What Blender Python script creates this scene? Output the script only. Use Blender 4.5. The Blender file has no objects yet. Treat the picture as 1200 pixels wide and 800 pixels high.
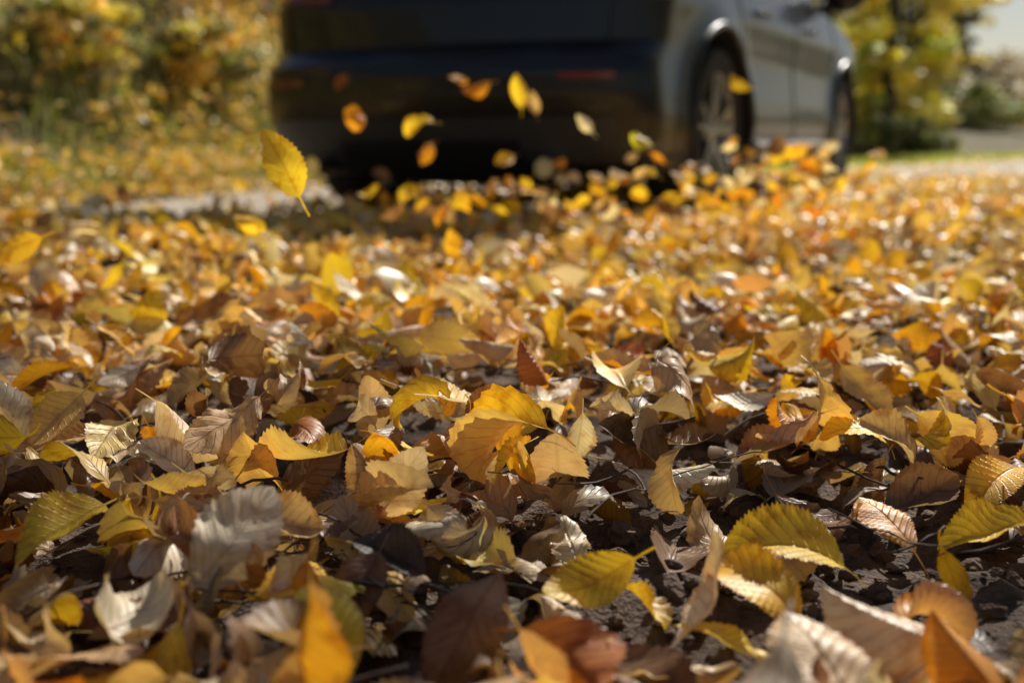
import bpy, bmesh, math, numpy as np
from mathutils import Vector, Matrix
rng=np.random.default_rng(7)
S=bpy.context.scene
S.view_settings.view_transform='Standard'; S.view_settings.look='None'; S.view_settings.exposure=0
TH=math.radians(27); ST,CT=math.sin(TH),math.cos(TH)
# ---------------------------------------------------------------- helpers
def vnoise(x,y,scale,seed=0):
    x=np.asarray(x)*scale; y=np.asarray(y)*scale
    xi=np.floor(x).astype(np.int64); yi=np.floor(y).astype(np.int64)
    fx=x-xi; fy=y-yi; fx=fx*fx*(3-2*fx); fy=fy*fy*(3-2*fy)
    def h(a,b):
        n=(a*374761393+b*668265263+seed*1442695041)&0x7fffffff
        n=((n^(n>>13))*1274126177)&0x7fffffff
        return ((n^(n>>16))&0xffff)/65535.0
    return (h(xi,yi)*(1-fx)+h(xi+1,yi)*fx)*(1-fy)+(h(xi,yi+1)*(1-fx)+h(xi+1,yi+1)*fx)*fy
def smooth(a,b,t):
    t=np.clip((t-a)/(b-a),0,1); return t*t*(3-2*t)
def road_c(s):
    s=np.asarray(s,float)
    return np.where(s<9,0,np.where(s<30,.012*(s-9)**2,5.29+.504*(s-30)))
def so(x,y):
    return x*ST+y*CT, x*CT-y*ST
def xy(s,o):
    return ST*s+CT*o, CT*s-ST*o
def gh(x,y):
    x=np.asarray(x,float); y=np.asarray(y,float)
    s,o=so(x,y); ol=o-road_c(s)
    f=1-.85*smooth(15,26,s)
    b=np.clip(-5.4-ol,0,6); bank=(.72*b*smooth(0,1.2,b)+.25*vnoise(x,y,.8,3)*smooth(.3,2,b))*f
    r=.05*np.clip(ol-2.5,0,10)
    n=.05*(vnoise(x,y,.9,1)-.5)*smooth(0.5,3,np.hypot(x,y))*(1-smooth(6,30,np.hypot(x,y)))
    return bank+r+n
def soilm(x,y):   # bare soil patches
    m=.97*np.exp(-(((x-.26)/.28)**2+((y-.78)/.21)**2)*1.2)
    for cx,cy,rx,ry,a in ((.04,.64,.13,.09,.7),(.42,1.15,.18,.11,.6),(.45,.66,.14,.1,.7),(-.32,.78,.08,.06,.5),(.05,1.25,.10,.06,.4)):
        m=np.maximum(m,a*np.exp(-(((x-cx)/rx)**2+((y-cy)/ry)**2)))
    return m
def mesh_np(name,V,F,mats,smooth_=True,attrs=None,fm=None):
    me=bpy.data.meshes.new(name); V=np.ascontiguousarray(V,np.float32); F=np.ascontiguousarray(F,np.int32)
    k=F.shape[1]
    me.vertices.add(len(V)); me.vertices.foreach_set('co',V.ravel())
    me.loops.add(F.size); me.loops.foreach_set('vertex_index',F.ravel())
    me.polygons.add(len(F)); me.polygons.foreach_set('loop_start',np.arange(0,F.size,k,dtype=np.int32))
    me.polygons.foreach_set('use_smooth',np.full(len(F),smooth_,bool))
    for m in mats: me.materials.append(m)
    if fm is not None: me.polygons.foreach_set('material_index',np.ascontiguousarray(fm,np.int32))
    me.update(calc_edges=True)
    for n,(t,a) in (attrs or {}).items():
        at=me.attributes.new(n,t,'POINT')
        at.data.foreach_set('color' if t=='FLOAT_COLOR' else 'vector',np.ascontiguousarray(a,np.float32).ravel())
    ob=bpy.data.objects.new(name,me); S.collection.objects.link(ob); return ob
# ---------------------------------------------------------------- materials
def newmat(n):
    m=bpy.data.materials.new(n); m.use_nodes=True; nt=m.node_tree; return m,nt,nt.nodes['Principled BSDF']
def pmat(n,col,rough=.5,metal=0,coat=0,noise=0,nscale=20,bump=0):
    m,nt,b=newmat(n); b.inputs['Base Color'].default_value=(*col,1); b.inputs['Roughness'].default_value=rough
    b.inputs['Metallic'].default_value=metal; b.inputs['Coat Weight'].default_value=coat; b.inputs['Coat Roughness'].default_value=.04
    tc=nt.nodes.new('ShaderNodeTexCoord'); nz=nt.nodes.new('ShaderNodeTexNoise'); nz.inputs['Scale'].default_value=nscale; nz.inputs['Detail'].default_value=3
    nt.links.new(tc.outputs['Object'],nz.inputs['Vector'])
    if noise:
        r=nt.nodes.new('ShaderNodeMapRange'); r.inputs['To Min'].default_value=max(0,rough-noise); r.inputs['To Max'].default_value=rough+noise
        nt.links.new(nz.outputs['Fac'],r.inputs['Value']); nt.links.new(r.outputs[0],b.inputs['Roughness'])
        x=nt.nodes.new('ShaderNodeMix'); x.data_type='RGBA'
        x.inputs[6].default_value=(*[c*.8 for c in col],1); x.inputs[7].default_value=(*[min(1,c*1.25) for c in col],1)
        nt.links.new(nz.outputs['Fac'],x.inputs[0]); nt.links.new(x.outputs[2],b.inputs['Base Color'])
    if bump:
        bp=nt.nodes.new('ShaderNodeBump'); bp.inputs['Strength'].default_value=bump; bp.inputs['Distance'].default_value=.01
        nt.links.new(nz.outputs['Fac'],bp.inputs['Height']); nt.links.new(bp.outputs[0],b.inputs['Normal'])
    return m
def leafmat(name,veins=True,trans=.4,rough=.42,spec=.5,tint=(1.1,.98,.5)):
    m,nt,b=newmat(name); N=nt.nodes; L=nt.links.new
    def math_(op,a,b_=None,c=None):
        n=N.new('ShaderNodeMath'); n.operation=op
        for i,v in enumerate((a,b_,c)):
            if v is None: continue
            if isinstance(v,(int,float)): n.inputs[i].default_value=v
            else: L(v,n.inputs[i])
        return n.outputs[0]
    def mix(f,a,b_,bt='MIX'):
        x=N.new('ShaderNodeMix'); x.data_type='RGBA'; x.blend_type=bt
        for i,v in ((0,f),(6,a),(7,b_)):
            if isinstance(v,(int,float)): x.inputs[i].default_value=v
            elif isinstance(v,tuple): x.inputs[i].default_value=v
            else: L(v,x.inputs[i])
        return x.outputs[2]
    at=N.new('ShaderNodeAttribute'); at.attribute_name='col'
    geo=N.new('ShaderNodeNewGeometry'); col=at.outputs['Color']
    if veins:
        nz=N.new('ShaderNodeTexNoise'); nz.inputs['Scale'].default_value=60; nz.inputs['Detail'].default_value=3
        L(geo.outputs['Position'],nz.inputs['Vector'])
        r=N.new('ShaderNodeMapRange'); r.inputs['From Min'].default_value=.48; r.inputs['From Max'].default_value=.72; r.inputs['To Max'].default_value=.75
        L(nz.outputs['Fac'],r.inputs['Value'])
        dark=mix(1.0,col,(.52,.33,.20,1),'MULTIPLY')
        col=mix(r.outputs[0],col,dark)
        uv=N.new('ShaderNodeAttribute'); uv.attribute_name='luv'
        sp=N.new('ShaderNodeSeparateXYZ'); L(uv.outputs['Vector'],sp.inputs[0])
        au=math_('ABSOLUTE',sp.outputs[0])
        ph=math_('MULTIPLY',math_('SUBTRACT',sp.outputs[1],math_('MULTIPLY',au,.2)),10*math.pi)
        sn=math_('ABSOLUTE',math_('SINE',ph))
        v1=N.new('ShaderNodeMapRange'); v1.inputs['From Min'].default_value=.0; v1.inputs['From Max'].default_value=.35; v1.inputs['To Min'].default_value=1; v1.inputs['To Max'].default_value=0
        L(sn,v1.inputs['Value'])
        v2=N.new('ShaderNodeMapRange'); v2.inputs['From Min'].default_value=.03; v2.inputs['From Max'].default_value=.10; v2.inputs['To Min'].default_value=1; v2.inputs['To Max'].default_value=0
        L(au,v2.inputs['Value'])
        vein=math_('MAXIMUM',math_('MULTIPLY',v1.outputs[0],.7),v2.outputs[0])
        e=N.new('ShaderNodeMapRange'); e.inputs['From Min'].default_value=.75; e.inputs['From Max'].default_value=1.05; e.inputs['To Max'].default_value=.55
        L(math_('ADD',au,math_('MULTIPLY',math_('SUBTRACT',nz.outputs['Fac'],.5),.7)),e.inputs['Value'])
        col=mix(e.outputs[0],col,dark)
        col=mix(math_('MULTIPLY',vein,.45),col,mix(1.0,col,(.6,.42,.26,1),'MULTIPLY'))
        bp=N.new('ShaderNodeBump'); bp.inputs['Strength'].default_value=.7; bp.inputs['Distance'].default_value=.0014
        L(math_('MULTIPLY',vein,-1.1),bp.inputs['Height']); L(bp.outputs[0],b.inputs['Normal'])
    back=mix(.4,col,(.78,.64,.44,1))
    colf=mix(math_('MULTIPLY',geo.outputs['Backfacing'],.85),col,back)
    L(mix(1.0,colf,(.95,.95,.95,1),'MULTIPLY'),b.inputs['Base Color']); b.inputs['Roughness'].default_value=rough; b.inputs['Specular IOR Level'].default_value=spec
    tr=N.new('ShaderNodeBsdfTranslucent'); tcol=mix(1.0,colf,(tint[0]*trans,tint[1]*trans,tint[2]*trans,1),'MULTIPLY'); L(tcol,tr.inputs['Color'])
    ms=N.new('ShaderNodeAddShader')
    L(b.outputs[0],ms.inputs[0]); L(tr.outputs[0],ms.inputs[1])
    L(ms.outputs[0],N['Material Output'].inputs['Surface'])
    return m
M_leaf=leafmat('dry_leaf',trans=.38,rough=.48,spec=.42); M_air=leafmat('thin_leaf',trans=.7,rough=.5,spec=.3,tint=(1.0,1.0,.6)); M_leaf2=leafmat('leaf_far',veins=False,trans=.38,rough=.43,spec=.5,tint=(1.05,1,.6)); M_fol=leafmat('foliage',veins=False,trans=.5,rough=.5,spec=.3,tint=(1,1.05,.7))
M_bark=pmat('bark',(.06,.045,.035),.9,noise=.05,nscale=30,bump=.6)
def groundmat():
    m,nt,b=newmat('soil'); N=nt.nodes; L=nt.links.new
    geo=N.new('ShaderNodeNewGeometry')
    def nz(sc,d=4,r=.6):
        n=N.new('ShaderNodeTexNoise'); n.inputs['Scale'].default_value=sc; n.inputs['Detail'].default_value=d; n.inputs['Roughness'].default_value=r; L(geo.outputs['Position'],n.inputs['Vector']); return n.outputs['Fac']
    a=nz(35); c=nz(220,2)
    cr=N.new('ShaderNodeValToRGB'); e=cr.color_ramp.elements; e[0].position=.3; e[0].color=(.03,.018,.012,1); e[1].position=.75; e[1].color=(.19,.125,.085,1); L(a,cr.inputs[0])
    at=N.new('ShaderNodeAttribute'); at.attribute_name='cover'
    g=N.new('ShaderNodeValToRGB'); e=g.color_ramp.elements; e[0].position=.35; e[0].color=(.045,.055,.012,1); e[1].position=.65; e[1].color=(.22,.15,.05,1); L(nz(3),g.inputs[0])
    x=N.new('ShaderNodeMix'); x.data_type='RGBA'; sp=N.new('ShaderNodeSeparateColor'); L(at.outputs['Color'],sp.inputs[0])
    L(sp.outputs[0],x.inputs[0]); L(cr.outputs[0],x.inputs[6]); L(g.outputs[0],x.inputs[7]); L(x.outputs[2],b.inputs['Base Color'])
    b.inputs['Roughness'].default_value=.92
    ad=N.new('ShaderNodeMath'); ad.operation='ADD'; L(a,ad.inputs[0]); L(c,ad.inputs[1])
    bp=N.new('ShaderNodeBump'); bp.inputs['Strength'].default_value=.9; bp.inputs['Distance'].default_value=.006; L(ad.outputs[0],bp.inputs['Height']); L(bp.outputs[0],b.inputs['Normal'])
    return m
def roadmat():
    m,nt,b=newmat('gravel_road'); N=nt.nodes; L=nt.links.new
    geo=N.new('ShaderNodeNewGeometry'); n=N.new('ShaderNodeTexNoise'); n.inputs['Scale'].default_value=25; n.inputs['Detail'].default_value=4; L(geo.outputs['Position'],n.inputs['Vector'])
    v=N.new('ShaderNodeTexVoronoi'); v.inputs['Scale'].default_value=60; L(geo.outputs['Position'],v.inputs['Vector'])
    cr=N.new('ShaderNodeValToRGB'); e=cr.color_ramp.elements; e[0].position=.3; e[0].color=(.38,.31,.23,1); e[1].position=.7; e[1].color=(.68,.58,.46,1); L(n.outputs['Fac'],cr.inputs[0]); L(cr.outputs[0],b.inputs['Base Color'])
    b.inputs['Roughness'].default_value=.9
    bp=N.new('ShaderNodeBump'); bp.inputs['Strength'].default_value=.7; bp.inputs['Distance'].default_value=.008; L(v.outputs['Distance'],bp.inputs['Height']); L(bp.outputs[0],b.inputs['Normal'])
    return m
# ---------------------------------------------------------------- ground
def grow(a,n,r,d0):
    out=[];d=d0
    for i in range(n): d*=r; a=a+d; out.append(a)
    return out
gx=np.linspace(-1.6,1.6,190); ex=grow(1.6,64,1.115,.03); gx=np.concatenate([[-v for v in ex[::-1]],gx,ex])
gy=np.linspace(.3,2.2,120); ey=grow(2.2,85,1.085,.03); eb=grow(-.3,40,1.13,.05)
gy=np.concatenate([[-v for v in eb[::-1]],gy,ey])
X,Y=np.meshgrid(gx,gy); s_,o_=so(X,Y); ol_=o_-road_c(s_)
nearf=np.exp(-(np.hypot(X,Y-1)/2.2)**4)
micro=(.022*(vnoise(X,Y,22,5)**2)+.012*vnoise(X,Y,60,6)+.014*(vnoise(X,Y,9,8)))*nearf
Zg=gh(X,Y)+micro-.02
nx,ny=len(gx),len(gy)
idx=np.arange(nx*ny).reshape(ny,nx)
F=np.stack([idx[:-1,:-1],idx[:-1,1:],idx[1:,1:],idx[1:,:-1]],-1).reshape(-1,4)
cov=np.maximum(smooth(.6,2,ol_)*smooth(5,9,s_),smooth(40,60,np.hypot(X,Y)))
cov=np.where(ol_<-4.9,np.clip((-4.9-ol_)/.7,0,1),cov)
cc=np.stack([cov,cov,cov,np.ones_like(cov)],-1).reshape(-1,4)
ground=mesh_np('ground',np.stack([X,Y,Zg],-1).reshape(-1,3),F,[groundmat()],True,{'cover':('FLOAT_COLOR',cc)})
# road strip (widens a little past the leaf-covered verge)
ss=np.concatenate([np.linspace(3.6,20,80),np.linspace(20.5,90,70)]); oo=np.linspace(0,1,28)
SS,OO=np.meshgrid(ss,oo,indexing='ij'); wob=.25*(vnoise(SS,OO*0,.7,9)-.5)
up=-.35+1.2*smooth(8,12,SS); OO=-4.95+(up+4.95)*OO
X,Y=xy(SS,OO+road_c(SS)+wob); Z=gh(X,Y)+.006
idx=np.arange(X.size).reshape(X.shape)
F=np.stack([idx[:-1,:-1],idx[:-1,1:],idx[1:,1:],idx[1:,:-1]],-1).reshape(-1,4)[:,::-1]
mesh_np('gravel_road',np.stack([X,Y,Z],-1).reshape(-1,3),F,[roadmat()])
# ---------------------------------------------------------------- leaves
def leaf_template(rows,cols,seed,pet=True,serr=True,curl=1.0):
    r=np.random.default_rng(seed)
    v=np.linspace(0,1,rows); u=np.linspace(-1,1,cols)
    wid=r.uniform(.22,.34); pk=r.uniform(.40,.52)
    w=wid*np.sin(np.pi*v**(math.log(.5)/math.log(pk)))**.78
    w[0]=.012; w[-1]=.004
    if serr:
        w[1:-1]*=1+.05*np.where(np.arange(1,rows-1)%2==0,1,-1)
    U,Vv=np.meshgrid(u,v)
    Wd=w[:,None]*np.ones_like(U)
    y=Vv-.5+np.abs(U)*.05*(Wd/wid)
    if pet:
        pr=4; pv=np.linspace(-.28,-.02,pr); U=np.vstack([np.tile(u,(pr,1)),U]); 
        y=np.vstack([np.tile((pv-.5)[:,None],(1,cols)),y]); Wd=np.vstack([np.full((pr,cols),.011),Wd]); Vv=np.vstack([np.zeros((pr,cols)),Vv])
    x=U*Wd; we=np.clip(Wd/wid,0,1)
    amp=.016*curl if rows>12 else 0
    if rows>40: amp=.010
    z=amp*np.cos(2*np.pi*(Vv-.2*np.abs(U))*(10 if rows>40 else 5))*we*np.abs(U)**.5
    for k in range(5):
        a=r.uniform(.012,.05)*curl; z=z+a*np.sin(r.uniform(3,13)*x+r.uniform(3,13)*y+r.uniform(0,6))*we*(.3+.7*np.abs(U))
    kc=r.choice([-1,1])*abs(r.normal(0,4.4))*curl; kg=r.uniform(-.8,1.8)
    K=kc*(1+kg*(y))+1e-4
    fold=r.uniform(0,.6)*np.sign(kc)
    xa=np.sin(K*x)/K; z=z*np.cos(K*x)+(1-np.cos(K*x))/K+np.abs(x)*fold; x=xa
    kl=r.normal(0,2.0)*curl+1e-3
    yy=y
    y2=np.sin(kl*yy)/kl-z*np.sin(kl*yy); z2=(1-np.cos(kl*yy))/kl+z*np.cos(kl*yy)
    tw=r.normal(0,1.0)*curl
    xr=x*np.cos(tw*yy)-z2*np.sin(tw*yy)*.6; zr=z2*np.cos(tw*yy)+x*np.sin(tw*yy)
    P=np.stack([xr,y2,zr],-1).reshape(-1,3); P[:,2]-=P[:,2].mean()
    R_,C_=U.shape; idx=np.arange(R_*C_).reshape(R_,C_)
    F=np.stack([idx[:-1,:-1],idx[:-1,1:],idx[1:,1:],idx[1:,:-1]],-1).reshape(-1,4)
    uv=np.stack([U,Vv,np.zeros_like(U)],-1).reshape(-1,3)
    return P,F,uv
T_hi=[leaf_template(27,9,100+i,curl=[.5,1,1.45][i%3]) for i in range(36)]
T_mid=[leaf_template(10,5,200+i,serr=False,curl=[.6,1,1.4][i%3]) for i in range(16)]
T_lo=[leaf_template(5,3,300+i,pet=False,serr=False) for i in range(10)]
T_flat=[leaf_template(4,3,400+i,pet=False,serr=False,curl=.6) for i in range(6)]
def rotm(a,t,b):
    ca,sa,ct,st,cb,sb=np.cos(a),np.sin(a),np.cos(t),np.sin(t),np.cos(b),np.sin(b)
    n=len(a); z=np.zeros(n); o=np.ones(n)
    Rz=lambda c,s:np.stack([c,-s,z,s,c,z,z,z,o],-1).reshape(n,3,3)
    Rx=np.stack([o,z,z,z,ct,-st,z,st,ct],-1).reshape(n,3,3)
    return Rz(ca,sa)@Rx@Rz(cb,sb)
def build(name,T,ti,sc,R,loc,col,mat,extra=None):
    Vs,Fs,Us,Cs=[],[],[],[];off=0
    for t,(P,F,uv) in enumerate(T):
        sel=np.where(ti==t)[0]
        if not len(sel): continue
        V=np.einsum('nij,pj->npi',R[sel],P)*sc[sel][:,None,None]+loc[sel][:,None,:]
        n,p=len(sel),len(P)
        Vs.append(V.reshape(-1,3)); Fs.append((F[None]+(np.arange(n)*p)[:,None,None]+off).reshape(-1,4)); off+=n*p
        Us.append(np.tile(uv,(n,1))); Cs.append(np.repeat(col[sel],p,0))
    V=np.concatenate(Vs);C=np.concatenate(Cs);C=np.concatenate([C,np.ones((len(C),1))],1)
    return mesh_np(name,V,np.concatenate(Fs),[mat],True,{'col':('FLOAT_COLOR',C),'luv':('FLOAT_VECTOR',np.concatenate(Us))})
PAL=dict(yellow=(.90,.61,.04),gold=(.88,.50,.03),orange=(.76,.33,.025),tan=(.64,.43,.21),pale=(.86,.73,.52),brown=(.28,.145,.07),dark=(.06,.038,.025),green=(.66,.60,.05),rust=(.42,.15,.04))
def colors(n,w):
    ks=list(w); p=np.array([w[k] for k in ks],float); p/=p.sum()
    c=np.array([PAL[k] for k in ks])[rng.choice(len(ks),n,p=p)]
    return np.clip(c*rng.uniform(.78,1.1,(n,1))*rng.uniform(.95,1.05,(n,3)),0,.93)
W_near=dict(yellow=.20,gold=.13,orange=.05,tan=.26,pale=.14,brown=.15,dark=.03,green=.02,rust=.02)
W_mid=dict(yellow=.36,gold=.26,orange=.07,tan=.10,pale=.14,brown=.05,green=.01,rust=.02)
def pile(x,y): return .015+.045*vnoise(x,y,1.6,11)+.03*vnoise(x,y,4,12)
def scatter(y0,y1,dens,margin,th,tiltsd,excl=True,smin=.042,smax=.085):
    wmax=.45*y1+margin; n=int((y1-y0)*2*wmax*dens)
    x=rng.uniform(-wmax,wmax,n); y=rng.uniform(y0,y1,n)
    keep=np.abs(x)<.45*y+margin
    if excl: keep&=rng.random(n)>soilm(x,y)*.97
    s,o=so(x,y); keep&=(o-road_c(s)>-5.6)
    x,y=x[keep],y[keep]; n=len(x); lay=rng.random(n)
    sc=rng.uniform(smin,smax,n)*rng.choice([1,1,1,1.25],n)
    tilt=np.abs(rng.normal(0,tiltsd,n))*(.5+.8*lay); big=rng.random(n)<.12; tilt[big]=rng.uniform(.8,1.5,big.sum()); tilt=np.minimum(tilt,1.5)
    z=gh(x,y)+(pile(x,y)*(1-soilm(x,y)))*th*lay+.004+.30*sc*np.sin(tilt)
    flip=rng.random(n)<.4; tilt=np.where(flip,np.pi-tilt,tilt)
    R=rotm(rng.uniform(0,6.28,n),tilt,rng.uniform(0,6.28,n))
    return np.stack([x,y,z],-1),sc,R,n,lay
def shade_under(col,lay,t=.42,k=.38): return np.where((lay<t)[:,None],col*np.array([k,k*.85,k*.8]),col)  # darkens lower leaves: shade between leaves painted into the colour, plus decay
loc,sc,R,n,lay=scatter(.36,1.9,800,.4,1.4,.55)
col=colors(n,W_near); m=colors(n,W_mid); t=smooth(.95,1.7,loc[:,1]+.5*loc[:,0])[:,None]>rng.random((n,1)); col=np.where(t,m,col)
build('leaf_litter',T_hi,rng.integers(0,len(T_hi),n),sc,R,loc,shade_under(col,lay),M_leaf); n1=n
loc,sc,R,n,lay=scatter(1.9,4.2,650,.8,1.5,.65)
build('leaf_litter',T_mid,rng.integers(0,len(T_mid),n),sc,R,loc,shade_under(colors(n,W_mid),lay),M_leaf2); n2=n
def road_thin(loc):
    s,o=so(loc[:,0],loc[:,1]); ol=o-road_c(s)
    a=np.maximum(smooth(-1.5,-2.0,ol)*.5,smooth(-3.2,-3.6,ol)*smooth(-5.3,-4.8,ol)*.93)
    return np.maximum(a,smooth(8.2,9.6,s)*smooth(-2.3,-1.9,ol)*smooth(.9,.5,ol)*.94)
loc,sc,R,n,lay=scatter(4.2,10,380,1.5,1.3,.6)
k=rng.random(n)>road_thin(loc); build('leaf_litter',T_lo,rng.integers(0,len(T_lo),k.sum()),sc[k],R[k],loc[k],shade_under(colors(k.sum(),W_mid),lay[k],.3),M_leaf2)
n=20000; s=10+40*rng.random(n)**1.6; ol=rng.uniform(-5.3,5,n); x,y=xy(s,ol+road_c(s)); k=rng.random(n)>.94*smooth(-2.3,-1.9,ol)*smooth(.9,.5,ol)
x,y=x[k],y[k]; n=len(x); loc=np.stack([x,y,gh(x,y)+.02],-1)
build('leaf_litter',T_flat,rng.integers(0,6,n),rng.uniform(.06,.1,n),rotm(rng.uniform(0,6,n),np.abs(rng.normal(0,.4,n)),rng.uniform(0,6,n)),loc,colors(n,W_mid),M_leaf2)
n=42000; s=rng.uniform(-2,20,n); ol=-5.2-5.5*rng.random(n); x,y=xy(s,ol+road_c(s))
k=rng.random(n)<.30+.7*smooth(.35,.65,vnoise(x,y,1.3,21)); x,y=x[k],y[k]; n=len(x)
loc=np.stack([x,y,gh(x,y)+rng.uniform(0,.24,n)],-1)
build('bank_leaf_litter',T_flat,rng.integers(0,6,n),rng.uniform(.06,.11,n),rotm(rng.uniform(0,6,n),rng.uniform(0,1.4,n),rng.uniform(0,6,n)),loc,colors(n,dict(yellow=.36,gold=.24,orange=.06,tan=.14,pale=.06,brown=.08,green=.12)),M_leaf2)
# ---------------------------------------------------------------- camera
cam=bpy.data.cameras.new('camera'); co=bpy.data.objects.new('camera',cam); S.collection.objects.link(co); S.camera=co
cam.lens=40; cam.sensor_width=36; cam.clip_end=2000; cam.clip_start=.01
CH=.335; pitch=math.radians(10.0)
co.location=(0,0,CH)
ROLL=math.radians(-.2)
co.rotation_euler=(Matrix.Rotation(math.pi/2-pitch,3,'X')@Matrix.Rotation(ROLL,3,'Z')).to_euler()
cam.dof.use_dof=True; cam.dof.focus_distance=.98; cam.dof.aperture_fstop=3.4; cam.dof.aperture_blades=9
Rc=co.rotation_euler.to_matrix()
def ray(px,py): return Rc@Vector(((px-600)/1333.3,-(py-400)/1333.3,-1))
def at_ground(px,py,z=.04):
    d=ray(px,py); t=(z-CH)/d.z; return Vector((0,0,CH))+d*t
def at_depth(px,py,t): return Vector((0,0,CH))+ray(px,py)*t
fly=[(330,190,1.25,.085,'yellow',1.3,.4),(293,262,2.0,.065,'yellow',1.2,1.2),(490,148,2.6,.08,'yellow',.9,2.2),(500,180,3.0,.08,'orange',1.3,3.),(417,138,2.7,.08,'orange',1.35,.6),(400,97,3.6,.07,'rust',1.2,2.5),
(558,103,3.0,.085,'orange',.7,2.),(537,93,3.2,.07,'orange',.9,1.),(608,107,2.6,.08,'yellow',1.45,.2),(625,120,3.2,.07,'tan',1.4,.3),(685,145,3.0,.07,'pale',1.2,.8),(752,165,2.8,.065,'green',.9,.9),(866,97,2.9,.08,'yellow',1.3,1.),
(592,187,3.2,.07,'gold',.9,2.),(447,205,3.5,.07,'brown',1.1,1.),(770,185,3.4,.07,'orange',1.3,1.),(725,205,3.2,.06,'pale',1.,1.),(145,228,2.8,.06,'brown',1.3,0.3),(100,268,2.3,.08,'pale',1.6,1.5),(20,290,1.5,.07,'gold',1.1,2.),
(560,235,3.,.06,'gold',1.3,1),(480,225,3.6,.06,'gold',1.2,2),(740,185,3.5,.05,'tan',1.2,2.),(655,190,3.7,.06,'orange',1.2,2.),(530,285,2.2,.06,'gold',1.4,.2),(410,235,3.4,.06,'tan',1.1,1.5),(700,222,3.6,.06,'gold',1.3,1.)]
CC=['gold','yellow','tan','yellow','pale','brown','orange']
for i in range(60):
    px=rng.normal(925,62); fly.append((px,228-60*rng.random()**1.6,rng.uniform(3.2,4.9),rng.uniform(.045,.08),CC[i%7],rng.uniform(.2,2.6),rng.uniform(0,3)))
for i in range(110):
    px=rng.uniform(430,960); fly.append((px,252-(30+.07*(px-430))*rng.random()**1.5,rng.uniform(2.6,4.0),rng.uniform(.045,.08),CC[i%7],rng.uniform(.2,2.6),rng.uniform(0,3)))
n=len(fly); loc=np.array([at_depth(f[0],f[1],f[2]) for f in fly]); 
a=np.array([f[6]for f in fly])*1.0; R=rotm(rng.uniform(-.5,.5,n),np.array([f[5] for f in fly]),a)
col=np.array([PAL[f[4]] for f in fly]); build('airborne_leaves',T_hi,rng.integers(0,len(T_hi),n),np.array([f[3] for f in fly]),R,loc,col,M_air)
hero=[(70,615,.085,'yellow',.35,2.6),(195,555,.075,'pale',.45,.9),(920,615,.095,'yellow',.3,1.4),(885,662,.085,'gold',.45,.8),(1055,725,.10,'pale',.3,.9),(1160,600,.09,'yellow',.35,1.9),(1165,560,.08,'gold',.5,2.3),
(965,775,.09,'tan',.4,.3),(690,660,.075,'yellow',.7,2.),(440,570,.075,'tan',.3,.6),(545,720,.09,'brown',.9,2.7),(380,730,.075,'yellow',.6,.5),(450,640,.07,'dark',.3,1.),(70,530,.08,'tan',.4,2.),(300,490,.075,'brown',.6,.1),(1000,520,.07,'yellow',.3,1.5),
(1130,765,.06,'orange',.6,.4),(490,440,.08,'yellow',.35,1.2),(230,610,.07,'tan',.5,2.2),(1040,590,.07,'orange',.4,.4),(870,480,.07,'pale',.3,1.6),(650,370,.09,'pale',.5,.5),(100,420,.08,'gold',1.,.3),(60,425,.08,'tan',.9,2.)]
n=len(hero); loc=np.array([at_ground(h[0],h[1],.055) for h in hero]); tl=np.array([h[4] for h in hero])
loc[:,2]=gh(loc[:,0],loc[:,1])+.035+pile(loc[:,0],loc[:,1])*.6*(1-soilm(loc[:,0],loc[:,1]))
T_hero=[leaf_template(61,13,800+i,curl=.6) for i in range(12)]
build('fallen_leaves',T_hero,np.arange(n)%12,np.array([h[2] for h in hero]),rotm(np.array([h[5] for h in hero])*0,tl,np.array([h[5] for h in hero])),loc,np.array([PAL[h[3]] for h in hero]),M_leaf)
# ---------------------------------------------------------------- pebbles, clods, twigs
def blob_mesh(name,pts,sizes,mat,seed=0):
    r=np.random.default_rng(seed); bm=bmesh.new(); bmesh.ops.create_icosphere(bm,subdivisions=2,radius=1); bm.verts.ensure_lookup_table()
    P=np.array([v.co for v in bm.verts]); F=np.array([[v.index for v in f.verts] for f in bm.faces]); bm.free()
    Vs=[];Fs=[]
    for i,(p,s) in enumerate(zip(pts,sizes)):
        k=r.normal(0,1,(6,3)); d=np.ones(len(P))
        for q in k: d+=.16*np.sin(P@q*2.2+q[0]*5)
        V=P*d[:,None]*np.array([1,r.uniform(.6,1),r.uniform(.5,.8)])*s
        a=r.uniform(0,6.28); c,s_2=math.cos(a),math.sin(a); V=V@np.array([[c,-s_2,0],[s_2,c,0],[0,0,1]])
        Vs.append(V+p); Fs.append(F+i*len(P))
    return mesh_np(name,np.concatenate(Vs),np.concatenate(Fs),[mat],False)
n=1900; x=rng.normal(.24,.28,n); y=rng.normal(.80,.26,n); x[:350]=rng.uniform(-.6,.9,350); y[:350]=rng.uniform(.5,1.5,350); sz=.0025+.012*rng.random(n)**4
micr=lambda x,y:(.022*(vnoise(x,y,22,5)**2)+.012*vnoise(x,y,60,6)+.014*(vnoise(x,y,9,8)))-.02
z=gh(x,y)+micr(x,y)+sz*.3
blob_mesh('soil_clods',np.stack([x,y,z],-1),sz,pmat('clod',(.13,.086,.058),.95,noise=.04,nscale=120,bump=.8),3)
n=50; x=rng.normal(.22,.25,n); y=rng.normal(.75,.2,n); sz=.004+.009*rng.random(n)**2
blob_mesh('pebbles',np.stack([x,y,gh(x,y)+micr(x,y)+sz*.3],-1),sz,pmat('stone',(.15,.12,.10),.85,noise=.1,nscale=90,bump=.5),4)
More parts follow.
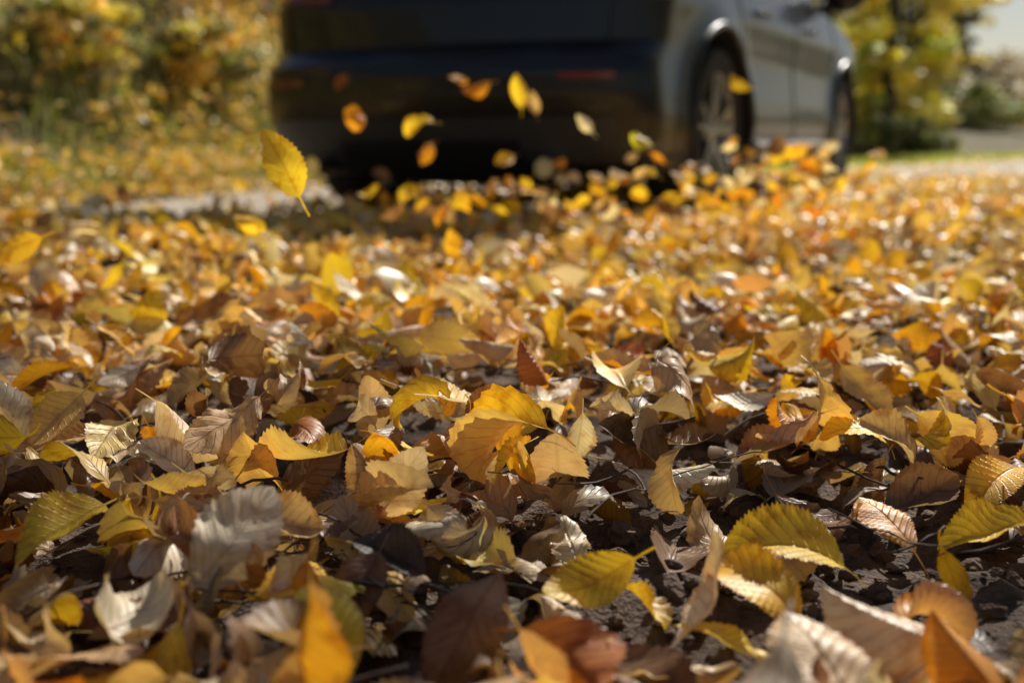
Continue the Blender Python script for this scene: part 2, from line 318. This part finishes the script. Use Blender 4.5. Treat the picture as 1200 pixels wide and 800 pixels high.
def tube(bm,pts,rad,n=6,mi=0):
    rings=[];pts=[Vector(p) for p in pts]
    for i,p in enumerate(pts):
        d=(pts[min(i+1,len(pts)-1)]-pts[max(i-1,0)]).normalized(); a=d.orthogonal().normalized(); b=d.cross(a)
        r=rad[i] if hasattr(rad,'__len__') else rad
        rings.append([bm.verts.new(p+(a*math.cos(6.2832*k/n)+b*math.sin(6.2832*k/n))*r) for k in range(n)])
    for i in range(len(rings)-1):
        A,B=rings[i],rings[i+1]
        off=min(range(n),key=lambda o:(A[0].co-B[o].co).length); B=B[off:]+B[:off]; rings[i+1]=B
        for k in range(n):
            f=bm.faces.new((A[k],A[(k+1)%n],B[(k+1)%n],B[k])); f.material_index=mi; f.smooth=True
    for rg,rv in ((rings[0],True),(rings[-1],False)):
        f=bm.faces.new(rg[::-1] if rv else rg); f.material_index=mi
bm=bmesh.new()
for i in range(170):
    px,py=rng.uniform(-.55,.75),rng.uniform(.5,1.9)
    if i>120: px,py=rng.normal(-.13,.05),rng.normal(.76,.04)
    L=rng.uniform(.03,.13); a=rng.uniform(0,6.28); z0=float(gh(px,py))+float(pile(px,py))*.8+rng.uniform(.0,.015)
    pts=[];b=rng.normal(0,6)
    for k in range(7):
        q=k/6*L; aa=a+b*q; pts.append((px,py,z0+.02*math.sin(q*30+i)*.4+rng.normal(0,.001))); px+=math.cos(aa)*L/6; py+=math.sin(aa)*L/6
    r=rng.uniform(.0005,.0016); tube(bm,pts,[r]*6+[r*.5],5)
me=bpy.data.meshes.new('twigs'); bm.to_mesh(me); bm.free(); me.materials.append(pmat('twig',(.09,.055,.035),.8,noise=.1,nscale=60))
S.collection.objects.link(bpy.data.objects.new('twigs',me))
# ---------------------------------------------------------------- grass
def grass(name,x,y,h,w,cols,lean=.35):
    n=len(x); z=gh(x,y); a=rng.uniform(0,6.28,n); l=rng.normal(0,lean,(n,2)); dx,dy=np.cos(a)*w,np.sin(a)*w
    V=np.zeros((n,6,3))
    for j,(t,ww) in enumerate(((0,1),(.55,.7),(1,.1))):
        cx=x+l[:,0]*h*t**2; cy=y+l[:,1]*h*t**2; cz=z-.01+h*t
        V[:,2*j]=np.stack([cx-dx*ww,cy-dy*ww,cz],-1); V[:,2*j+1]=np.stack([cx+dx*ww,cy+dy*ww,cz],-1)
    F=np.array([[0,1,3,2],[2,3,5,4]]); F=(F[None]+(np.arange(n)*6)[:,None,None]).reshape(-1,4)
    C=np.repeat(cols,6,0); C=np.concatenate([C,np.ones((len(C),1))],1)
    return mesh_np(name,V.reshape(-1,3),F,[M_fol],True,{'col':('FLOAT_COLOR',C)})
def gcols(n): return np.array([.12,.19,.025])*rng.uniform(.5,1.4,(n,1))+np.array([.18,.12,.0])*rng.random((n,1))**1.5
n=30000; s=rng.uniform(-2,24,n); ol=-5.2-rng.gamma(1.8,.8,n); x,y=xy(s,ol+road_c(s)); k=rng.random(n)<smooth(.25,.65,vnoise(x,y,1.1,44)); x,y=x[k],y[k]; n=len(x); grass('grass_bank',x,y,rng.uniform(.08,.30,n),rng.uniform(.004,.009,n),gcols(n))
n=12000; s=10+28*rng.random(n); ol=rng.normal(-3.1,.3,n); x,y=xy(s,ol+road_c(s)); h=rng.uniform(.04,.14,n)*smooth(9,12,s)+.01; grass('grass_verge',x,y,h,rng.uniform(.004,.008,n),gcols(n)*1.8)
n=8000; s=14+34*rng.random(n); ol=1.8+rng.gamma(2,1.4,n); x,y=xy(s,ol+road_c(s)); grass('grass_verge',x,y,rng.uniform(.05,.2,n),rng.uniform(.004,.009,n),gcols(n)*1.6)
# ---------------------------------------------------------------- trees & shrubs
def tree(name,x,y,H,cr,ch,nl,ls,pal,trunk_r=None,cone=False,seed=0,clumps=40,base=.25,limbs=14,cl=None):
    r=np.random.default_rng(seed); z0=float(gh(x,y))-.1; tr=trunk_r or H*.018
    bm=bmesh.new(); pts=[];rad=[]
    for k in range(9):
        t=k/8; pts.append((x+.03*H*math.sin(t*3+seed)*t,y+.03*H*math.cos(t*2+seed)*t,z0+H*.96*t)); rad.append(tr*(1-t)**.8+.01)
    tube(bm,pts,rad,8)
    extra=list(cl or []); cl=[]
    for i in range(clumps):
        t=base+(1-base)*r.random()**(1.0 if not cone else 1.25)
        if cone: R=cr*(1-(t-base)/(1-base))*r.uniform(.55,1.05)+.1
        else:
            q=(t-base)/(1-base); R=cr*math.sqrt(max(0,1-(2*q-1)**2))*r.uniform(.35,1.08)
        a=r.uniform(0,6.283); px,py,pz=x+R*math.cos(a),y+R*math.sin(a),z0+H*t-(.12*R if cone else 0)
        cl.append((px,py,pz,cr*ch*r.uniform(.5,1.25),nl//clumps))
    lim=extra+cl[:limbs]; cl=extra+cl
    for c in lim:
        zt=max(z0+.15*H,c[2]-.3*math.hypot(c[0]-x,c[1]-y)); zt=min(zt,z0+.9*H); f=(zt-z0)/(H*.96); bx=x+.03*H*math.sin(f*3+seed)*f; by=y+.03*H*math.cos(f*2+seed)*f
        mid=((bx+c[0])/2,(by+c[1])/2,(zt+c[2])/2+.04*H*r.uniform(-.3,.6)); rr=tr*.35*(1-f*.6)
        tube(bm,[(bx,by,zt),mid,c[:3]],[rr,rr*.6,rr*.2],5)
    me=bpy.data.meshes.new(name+'_wood'); bm.to_mesh(me); bm.free()
    ob=bpy.data.objects.new(name,me); me.materials.append(M_bark); S.collection.objects.link(ob)
    loc=[];col=[]
    for c in cl:
        per=int(c[4]); d=r.normal(0,1,(per,3)); d/=np.linalg.norm(d,axis=1)[:,None]; d*=(r.random(per)**.45)[:,None]*c[3]*np.array([1,1,.6 if not cone else .35])
        loc.append(np.array(c[:3])+d); p=np.array(pal[r.integers(len(pal))])
        col.append(p*r.uniform(.65,1.15)*r.uniform(.8,1.2,(per,1)))
    loc=np.concatenate(loc);col=np.concatenate(col); n=len(loc)
    loc[:,2]=np.maximum(loc[:,2],gh(loc[:,0],loc[:,1])+.02)
    fo=build(name+'_crown',T_flat,r.integers(0,6,n),ls*r.uniform(.7,1.3,n),rotm(r.uniform(0,6,n),r.uniform(0,3.1,n),r.uniform(0,6,n)),loc,np.clip(col,0,.9),M_fol)
    fo.name='crown'; fo.parent=ob
    return ob
YEL=[(.80,.68,.07),(.74,.60,.05),(.46,.54,.05),(.84,.74,.10)]
GRN=[(.10,.15,.02),(.14,.20,.03),(.22,.25,.03)]
CON=[(.015,.03,.012),(.02,.04,.015),(.03,.045,.015)]
BRN=[(.28,.17,.11),(.36,.23,.14),(.22,.17,.10)]
def P(px,d): return ((px-600)/1333*d,d)
spec=[('conifer_tree',1052,32,13,1.3,.3,CON,True),('conifer_tree',1096,38,12,1.1,.3,CON,True),('added_birch_tree',1074,25,9,1.3,.30,YEL,False),('added_birch_tree',1035,20,7,1.0,.30,YEL,False),('conifer_tree',1005,26,12,1.8,.3,CON,True),
('added_birch_tree',1110,42,9,1.4,.3,YEL,False),('added_birch_tree',1015,40,13,3.4,.3,YEL,False),('added_birch_tree',960,30,11,3,.3,YEL,False),('added_birch_tree',900,36,13,3.2,.3,YEL,False),('conifer_tree',850,30,12,2.6,.3,CON,True),('added_birch_tree',760,28,11,3,.3,YEL,False)]
for i,(nm,px,d,H,cr,ch,pal,cone) in enumerate(spec):
    x,y=P(px,d); tree(nm,x,y,H,cr,ch,4600,.20,pal,cone=cone,seed=40+i,clumps=70,base=.06 if cone else .10)
for i,(px,d,H,cr,pal) in enumerate([(1172,38,2.4,1.9,BRN),(1218,44,2.4,2.4,BRN),(1128,33,1.2,1.3,GRN),(1010,22,1.5,1.3,YEL),(1050,20,.7,.9,GRN)]):
    x,y=P(px,d); tree('bush',x,y,H,cr,.35,3000,.15,pal,trunk_r=.05,seed=70+i,clumps=36,base=.05)
for i,(az,d,H,cr) in enumerate([(52,13,4.5,1.6),(60,11.5,6,1.8),(68,11,6.5,1.8),(76,10.5,6.5,1.8)]):  # out-of-view trees, added to block sky reflections in the car's side
    a=math.radians(az); tree('added_birch_tree',d*math.sin(a),d*math.cos(a),H,cr,.34,3000,.17,YEL+GRN,seed=200+i,clumps=50,base=.08)
SUN_EL=math.radians(38); sh=Vector((.48,.87)).normalized(); TN=math.tan(SUN_EL)
# unseen tree added on the right for shade; boughs placed to dapple the foreground
ex=[]
for (a,b,r_) in [(-.72,.92,.28),(-.48,.64,.17),(-.12,.60,.13),(-.95,1.45,.28),(-1.35,2.2,.38),(.62,.72,.14),(.80,1.25,.15),(1.45,2.6,.28),(1.95,3.4,.38),(.33,.56,.10),(-.25,1.12,.13),(-1.9,3.1,.5),(-1.3,3.0,.35)]:
    zz=4.6+.5*math.sin(a*7+b*3); q=zz/TN; ex.append((a+sh.x*q,b+sh.y*q,zz,r_,int(170*(r_/.35)**2)+14))
tree('added_shade_tree',5.3,6.6,7.5,1.3,.3,1500,.085,YEL,seed=301,clumps=26,base=.5,trunk_r=.12,cl=ex)
n=24000; az=np.radians(rng.uniform(-40,48,n)); d=rng.uniform(75,120,n); x=np.sin(az)*d; y=np.cos(az)*d
top=(9+5*vnoise(np.degrees(az)+50,d*0,.35,31)+2*vnoise(np.degrees(az)+50,d*0,1.3,32))*np.where(np.degrees(az)>21.0,.25,1)
z=gh(x,y)*0+top*rng.random(n)**.8
cc=np.array([YEL[0],GRN[1],CON[2],BRN[1]])[(vnoise(x,y,.15,33)*4).astype(int)%4]*rng.uniform(.6,1.2,(n,1))
build('distant_forest',T_flat,rng.integers(0,6,n),rng.uniform(.9,1.7,n),rotm(rng.uniform(0,6,n),rng.uniform(.4,2.6,n),rng.uniform(0,6,n)),np.stack([x,y,z],-1),cc,M_fol)
SH=[(.84,.66,.08),(.80,.58,.06),(.60,.54,.06),(.78,.50,.05),(.50,.38,.12),(.12,.15,.02),(.22,.26,.03),(.06,.07,.02)]
SH_SHADE=[(.10,.11,.02),(.05,.07,.02),(.16,.16,.03),(.60,.44,.05),(.14,.09,.04)]  # darker palette: shade painted into the upper-bank shrubs
k=0
for s,ol,H,cr in [(2.2,-7.6,1.5,.9),(3.6,-8.8,2.4,1.1),(4.8,-7.4,1.1,.8),(5.6,-9.2,2.6,1.2),(6.6,-7.8,1.3,.9),(7.6,-9.3,2.6,1.2),(8.6,-7.6,1.2,.9),(10,-8.8,2.6,1.2),(11.5,-7.8,1.8,1.),(4.2,-6.7,.6,.45),(6.1,-6.6,.5,.45),(13.5,-8.5,2.6,1.4),(1,-9,2,1.1),(7.3,-6.5,.5,.45),(4.6,-8.3,1.6,.8),(6.6,-8.6,1.8,.8)]:
    x,y=xy(s,ol+float(road_c(s))); tree('autumn_shrub',x,y,H,cr,.22,1500,.085,SH_SHADE if ol<-8.2 else SH,trunk_r=.025,seed=90+k,clumps=60,base=.12,limbs=16); k+=1
# ---------------------------------------------------------------- car
paint=pmat('car_paint',(.013,.013,.0135),.34,metal=.3,coat=.35)
glass=pmat('tinted_glass',(.008,.009,.011),.04,coat=1); plastic=pmat('black_plastic',(.010,.010,.011),.5,noise=.08,nscale=200)
greyp=pmat('grey_plastic',(.05,.048,.046),.45,noise=.08,nscale=100); chrome=pmat('chrome',(.75,.75,.76),.15,metal=1); rubber=pmat('rubber',(.012,.0115,.011),.85,noise=.1,nscale=80)
alloy=pmat('alloy',(.32,.32,.33),.28,metal=.9); redl=pmat('red_lens',(.22,.008,.008),.12,coat=1); well=pmat('wheel_well',(.006,.006,.006),.9); plate=pmat('number_plate',(.6,.6,.58),.4,noise=.1); whitel=pmat('clear_lens',(.6,.6,.62),.1,coat=1); seam=pmat('seam',(.004,.004,.004),.7)
LV=np.array([
(.20,-2.02,2.02,.80),(.22,-2.10,2.10,.865),(.28,-2.18,2.18,.90),(.34,-2.21,2.21,.918),(.42,-2.24,2.24,.926),(.50,-2.255,2.26,.922),(.58,-2.26,2.265,.914),(.63,-2.25,2.26,.910),(.67,-2.20,2.25,.908),(.70,-2.165,2.24,.909),(.78,-2.16,2.215,.916),(.86,-2.155,2.17,.926),(.90,-2.145,2.12,.920),(.95,-2.13,2.02,.908),(.99,-2.115,1.86,.898),(1.02,-2.10,1.55,.890),(1.05,-2.085,1.20,.880),(1.075,-2.07,1.04,.870),(1.10,-2.05,.97,.858),(1.25,-1.98,.70,.812),(1.40,-1.88,.42,.757),(1.50,-1.80,.22,.715),(1.56,-1.745,.08,.68),(1.60,-1.66,-.05,.62),(1.625,-1.5,-.2,.53),(1.645,-1.2,-.45,.36),(1.652,-.95,-.65,.15)])
zs=np.unique(np.round(np.concatenate([LV[:,0],np.linspace(.22,1.08,36),np.linspace(1.1,1.6,14)]),4))
zs=[zs[0]]+[b for a,b in zip(zs[:-1],zs[1:]) if b-a>.006 or any(abs(b-v)<1e-4 for v in (1.1,1.5))]
AX=(-1.33,1.35)
def Wz(z): return np.interp(z,LV[:,0],LV[:,3])
def Xr(z): return np.interp(z,LV[:,0],LV[:,1])
def Xf(z): return np.interp(z,LV[:,0],LV[:,2])
def deform(x,y,z):
    W=Wz(z); xr,xf=Xr(z),Xf(z); mid=(xr+xf)/2; half=(xf-xr)/2
    t=np.clip((x-mid)/half,-1,1); x=x-np.sign(t)*(.12*np.minimum(1,(y/W)**2))*np.abs(t)**8*min(1,half)
    y=y*(1-.055*np.abs(x/2.26)**3)
    for a in AX:
        d=np.hypot(x-a,z-.36); y=y+np.sign(y)*.022*np.exp(-((d-.43)/.07)**2)*(np.abs(y)>.5)
    return x,y
def outline(z):
    W=float(Wz(z)); xr,xf=float(Xr(z)),float(Xf(z)); L=xf-xr
    rx=min(.22,L*.2); ry=min(.26,W*.4); fx=min(.42,L*.22); fy=min(.36,W*.45); p=[]
    for k in range(12): p.append((xr,(W-ry)*k/12))
    for k in range(10):
        a=math.pi/2*k/10; p.append((xr+rx-rx*math.cos(a)**.9,W-ry+ry*math.sin(a)**.9))
    for k in range(90): p.append((xr+rx+(xf-fx-xr-rx)*k/90,W))
    for k in range(10):
        a=math.pi/2*k/10; p.append((xf-fx+fx*math.sin(a)**.9,W-fy+fy*math.cos(a)**.9))
    for k in range(13): p.append((xf,(W-fy)*(1-k/12)))
    n=len(p); p=p+[(a,-b) for a,b in p[-2:0:-1]]
    out=[]
    for a,b in p:
        x,y=deform(a,b,z); out.append((float(x),float(y),z))
    return out
loops=[outline(z) for z in zs]; NL=len(loops[0]); V=[v for l in loops for v in l]; Fq=[];fm=[]
for k in range(len(zs)-1):
    zm=(zs[k]+zs[k+1])/2
    for i in range(NL):
        j=(i+1)%NL; Fq.append((k*NL+i,k*NL+j,(k+1)*NL+j,(k+1)*NL+i)[::-1])
        ii=i if i<134 else NL-1-i
        m=0
        if zm<.30: m=2
        if 1.10<zm<1.50:
            if 22<=ii<112:
                u=(ii-22)/90
                if .04<u<.99: m=1 if not(.22<u<.245 or .575<u<.61) else 2
            elif ii<10: m=1
            elif ii>=124: m=1
        fm.append(m)
me=bpy.data.meshes.new('body'); me.from_pydata(V,[],Fq+[tuple(range(NL)),tuple(range((len(zs)-1)*NL,len(zs)*NL))[::-1]])
for mm in (paint,glass,plastic,well): me.materials.append(mm)
for i,m in enumerate(fm): me.polygons[i].material_index=m
bm=bmesh.new(); bm.from_mesh(me); bmesh.ops.recalc_face_normals(bm,faces=bm.faces); bm.to_mesh(me); bm.free()
car=bpy.data.objects.new('suv_car',None); S.collection.objects.link(car)
def addpart(name,me): 
    o=bpy.data.objects.new(name,me); S.collection.objects.link(o); o.parent=car; return o
body=addpart('body',me)
bm=bmesh.new()
for a in AX:
    for sd in (-1,1):
        bmesh.ops.create_cone(bm,cap_ends=True,segments=64,radius1=.415,radius2=.415,depth=.5,matrix=Matrix.Translation((a,sd*.83,.375))@Matrix.Rotation(math.pi/2,4,'X'))
me2=bpy.data.meshes.new('cut'); bm.to_mesh(me2); bm.free()
for mm in (well,): me2.materials.append(mm)
cut=bpy.data.objects.new('cut',me2); S.collection.objects.link(cut)
md=body.modifiers.new('b','BOOLEAN'); md.object=cut; md.operation='DIFFERENCE'; md.solver='EXACT'
try: md.material_mode='TRANSFER'
except Exception as e: print(e)
bpy.context.view_layer.update(); dg=bpy.context.evaluated_depsgraph_get(); nm=bpy.data.meshes.new_from_object(body.evaluated_get(dg)); body.modifiers.clear(); body.data=nm
bpy.data.objects.remove(cut)
for p in nm.polygons: p.use_smooth=True
nm.set_sharp_from_angle(angle=math.radians(32))
print('body polys',len(nm.polygons))
def bmpart(name,fn,mats,sm=True,bev=0):
    bm=bmesh.new(); fn(bm); 
    if bev: bmesh.ops.bevel(bm,geom=bm.edges[:],offset=bev,segments=2,affect='EDGES')
    bmesh.ops.recalc_face_normals(bm,faces=bm.faces)
    me=bpy.data.meshes.new(name); bm.to_mesh(me); bm.free()
    for m in mats: me.materials.append(m)
    if sm:
        for p in me.polygons: p.use_smooth=True
        me.set_sharp_from_angle(angle=math.radians(35))
    return addpart(name,me)
def box(bm,c,s,rot=None):
    M=Matrix.Translation(c)
    if rot: M=M@rot
    bmesh.ops.create_cube(bm,size=1,matrix=M@Matrix.Diagonal((*s,1)))
def side(x,z,sd,off): 
    xx,y=deform(x,float(Wz(z)),z); return (float(x),sd*(float(y)+off),z)
def sgrid(bm,f,nu,nv,th_dir):
    A=[[bm.verts.new(f(i/nu,j/nv,th_dir)) for j in range(nv+1)] for i in range(nu+1)]; B=[[bm.verts.new(f(i/nu,j/nv,-.01)) for j in range(nv+1)] for i in range(nu+1)]
    for i in range(nu):
        for j in range(nv):
            bm.faces.new((A[i][j],A[i+1][j],A[i+1][j+1],A[i][j+1])); bm.faces.new((B[i][j],B[i][j+1],B[i+1][j+1],B[i+1][j]))
    for i in range(nu):
        bm.faces.new((A[i][0],B[i][0],B[i+1][0],A[i+1][0])); bm.faces.new((A[i][nv],A[i+1][nv],B[i+1][nv],B[i][nv]))
    for j in range(nv):
        bm.faces.new((A[0][j],A[0][j+1],B[0][j+1],B[0][j])); bm.faces.new((A[nu][j],B[nu][j],B[nu][j+1],A[nu][j+1]))
def rearp(y,z,off):
    W=float(Wz(z)); xr=float(Xr(z)); rx,ry=.22,.26; ay=abs(y)
    if ay<=W-ry: x=xr
    else:
        s_=min(1,(ay-(W-ry))/ry)**(1/.9); c_=math.sqrt(max(0,1-s_*s_))**.9; x=xr+rx-rx*c_
    x2,y2=deform(x,y,z); return (float(x2)-off,float(y2),z)
def seams(bm):
    for sd in (-1,1):
        for (pts) in ([(1.02,.34),(1.0,.5),(.98,.8),(.99,1.08)],[(-.02,.34),(-.03,.7),(-.05,1.09)],[(-.80,.34),(-.88,.62),(-1.06,.85),(-1.12,1.09)],[(-.8,.345),(0,.345),(1.02,.345)]):
            P_=[];
            for (a,b),(c,d) in zip(pts[:-1],pts[1:]):
                for t in np.linspace(0,1,9)[:-1]: P_.append((a+(c-a)*t,b+(d-b)*t))
            P_.append(pts[-1]); tube(bm,[side(a,b,sd,.0005) for a,b in P_],.0035,5)
    for pts in ([(-.74,.69),(.74,.69)],[(-.74,.69),(-.76,.9),(-.72,1.08)],[(.74,.69),(.76,.9),(.72,1.08)]):
        P_=[(pts[i][0]+(pts[i+1][0]-pts[i][0])*t,pts[i][1]+(pts[i+1][1]-pts[i][1])*t) for i in range(len(pts)-1) for t in np.linspace(0,1,12)]
        tube(bm,[rearp(a,b,.0005) for a,b in P_],.004,5)
bmpart('panel_seams',seams,[seam])
def arch(bm):
    for a in AX:
        for sd in (-1,1):
            pts=[]
            for k in range(41):
                t=math.radians(-18+216*k/40); x=a+.425*math.cos(t); z=.375+.425*math.sin(t)
                pts.append(side(x,max(z,.23),sd,.001))
            tube(bm,pts,.013,8)
bmpart('arch_trim',arch,[paint])
def sill(bm):
    for sd in (-1,1): sgrid(bm,lambda u,v,o,sd=sd:side(-.85+1.75*u,.235+.085*v,sd,o+(.018*math.sin(v*math.pi) if o>0 else 0)),30,5,.012)
bmpart('sill_cladding',sill,[plastic])
def sillc(bm):
    for sd in (-1,1): tube(bm,[side(-.82+1.7*k/20,.315,sd,.022) for k in range(21)],.013,8)
bmpart('sill_moulding',sillc,[chrome])
bmpart('lower_bumper',lambda bm:sgrid(bm,lambda u,v,o:rearp(-.80+1.6*u,.25+.17*v,o),40,5,.014),[greyp])
bmpart('diffuser',lambda bm:sgrid(bm,lambda u,v,o:rearp(-.42+.84*u,.225+.11*v,o),20,4,.022),[plastic])
def refl(bm):
    for sd in (-1,1): sgrid(bm,lambda u,v,o:rearp(sd*(.60+.20*u),.555+.022*v,o),10,3,.008)
bmpart('reflector',refl,[redl])
def tl(bm):
    for sd in (-1,1):
        sgrid(bm,lambda u,v,o:rearp(sd*(.50+.41*u),.88+.03*u+(.11+.03*u)*v,o),20,6,.012)
bmpart('tail_lights',tl,[redl])
bmpart('number_plate',lambda bm:box(bm,(-2.165,0,.985),(.012,.52,.11)),[plate],bev=.003)
bmpart('tailgate_handle',lambda bm:box(bm,(-2.13,0,1.06),(.03,.6,.02)),[chrome],bev=.005)
def exh(bm):
    for sd in (-1,1): tube(bm,[(-2.0,sd*.52,.235),(-2.235,sd*.52,.235)],.036,20)
bmpart('exhaust_pipes',exh,[chrome])
def undb(bm):
    box(bm,(-1.75,0,.22),(.4,.9,.12)); box(bm,(0,0,.19),(2.0,.5,.06)); tube(bm,[(-1.33,-.68,.33),(-1.33,.68,.33)],.045,10); tube(bm,[(1.35,-.68,.33),(1.35,.68,.33)],.04,10)
bmpart('underbody',undb,[well])
def spo(bm): sgrid(bm,lambda u,v,o:(-1.60-.22*v,(-.62+1.24*u),1.585-.03*v+(.018 if o>0 else .0)+.03*(1-(2*u-1)**2)),20,3,.01)
bmpart('roof_spoiler',spo,[paint])
def rails(bm):
    for sd in (-1,1): tube(bm,[(-1.45,sd*.60,1.60),(-1.38,sd*.60,1.645),(-.9,sd*.60,1.665),(-.3,sd*.6,1.655),(-.12,sd*.60,1.60)],.014,8)
bmpart('roof_rails',rails,[chrome])
def hand(bm):
    for sd in (-1,1):
        for x0 in (.18,-.82): tube(bm,[side(x0+.2*t,.90,sd,.012+.02*math.sin(t*math.pi)) for t in np.linspace(0,1,8)],.011,8)
bmpart('door_handles',hand,[paint])
def mir(bm):
    for sd in (-1,1):
        g=bmesh.ops.create_uvsphere(bm,u_segments=20,v_segments=12,radius=1,matrix=Matrix.Translation((.80,sd*1.0,1.13))@Matrix.Diagonal((.075,.12,.085,1)))
        tube(bm,[(.84,sd*.84,1.08),(.82,sd*.92,1.09)],.025,8)
bmpart('door_mirrors',mir,[paint])
def fl(bm):
    for sd in (-1,1): box(bm,(2.06,sd*.66,.80),(.12,.32,.11),Matrix.Rotation(-sd*.35,4,'Z'))
bmpart('headlights',fl,[whitel],bev=.02)
bmpart('grille',lambda bm:box(bm,(2.235,0,.70),(.04,.9,.16)),[plastic],bev=.01)
def lathe(bm,prof,cx,cy,cz,sd,n=56,mi=0):
    R_=[[bm.verts.new((cx+r*math.cos(6.2832*k/n),cy+sd*yy,cz+r*math.sin(6.2832*k/n))) for k in range(n)] for r,yy in prof]
    for i in range(len(R_)-1):
        for k in range(n):
            f=bm.faces.new((R_[i][k],R_[i][(k+1)%n],R_[i+1][(k+1)%n],R_[i+1][k])); f.material_index=mi
def wheels(bm):
    for a in AX:
        for sd in (-1,1):
            cy=sd*.80; cz=.36
            lathe(bm,[(.245,-.10),(.30,-.115),(.34,-.11),(.358,-.085),(.36,-.05),(.352,-.048),(.352,-.04),(.361,-.038),(.361,-.004),(.353,-.003),(.353,.005),(.361,.006),(.361,.04),(.352,.042),(.352,.05),(.36,.052),(.356,.085),(.34,.11),(.30,.118),(.25,.105),(.243,.09)],a,cy,cz,sd,mi=0)
            lathe(bm,[(.248,-.10),(.235,-.06),(.225,.0),(.232,.06),(.243,.098),(.252,.104),(.254,.098)],a,cy,cz,sd,mi=1)
            lathe(bm,[(.0,.02),(.15,.02),(.155,-.005),(.0,-.01)],a,cy,cz,sd,mi=2)
            lathe(bm,[(.0,.088),(.035,.086),(.055,.07),(.06,.03)],a,cy,cz,sd,mi=1)
            for k in range(5):
                for dd in (-.14,.14):
                    t=6.2832*k/5+dd+.3; t2=6.2832*k/5+dd*1.35+.3
                    p0=Vector((a+.045*math.cos(t),cy+sd*.070,cz+.045*math.sin(t))); p1=Vector((a+.240*math.cos(t2),cy+sd*.088,cz+.240*math.sin(t2)))
                    d=(p1-p0); L=d.length; d.normalize(); yv=Vector((0,1,0)); w=d.cross(yv).normalized()
                    M=Matrix((( d.x,w.x,yv.x,0),(d.y,w.y,yv.y,0),(d.z,w.z,yv.z,0),(0,0,0,1)))
                    before=set(bm.faces); bmesh.ops.create_cube(bm,size=1,matrix=Matrix.Translation((p0+p1)/2)@M@Matrix.Diagonal((L,.024,.03,1)))
                    for f in set(bm.faces)-before: f.material_index=1
bmpart('wheels',wheels,[rubber,alloy,well])
car.location=(.65,6.45,.0); car.rotation_euler=(0,0,math.radians(63.5)); 
# ---------------------------------------------------------------- light
to=Vector((sh.x*math.cos(SUN_EL),sh.y*math.cos(SUN_EL),math.sin(SUN_EL)))
sl=bpy.data.lights.new('sun','SUN'); sl.energy=5; sl.angle=math.radians(.5); sl.color=(1,.95,.86); so_=bpy.data.objects.new('sun',sl); S.collection.objects.link(so_)
so_.rotation_euler=to.to_track_quat('Z','Y').to_euler()
w=bpy.data.worlds.new('World'); S.world=w; w.use_nodes=True; nt=w.node_tree; bg=nt.nodes['Background']; sk=nt.nodes.new('ShaderNodeTexSky'); sk.sky_type='NISHITA'; sk.sun_disc=False
sk.sun_elevation=SUN_EL; sk.sun_rotation=math.atan2(sh.x,sh.y); nt.links.new(sk.outputs[0],bg.inputs[0]); bg.inputs[1].default_value=.052
print('near leaves',n1,n2)
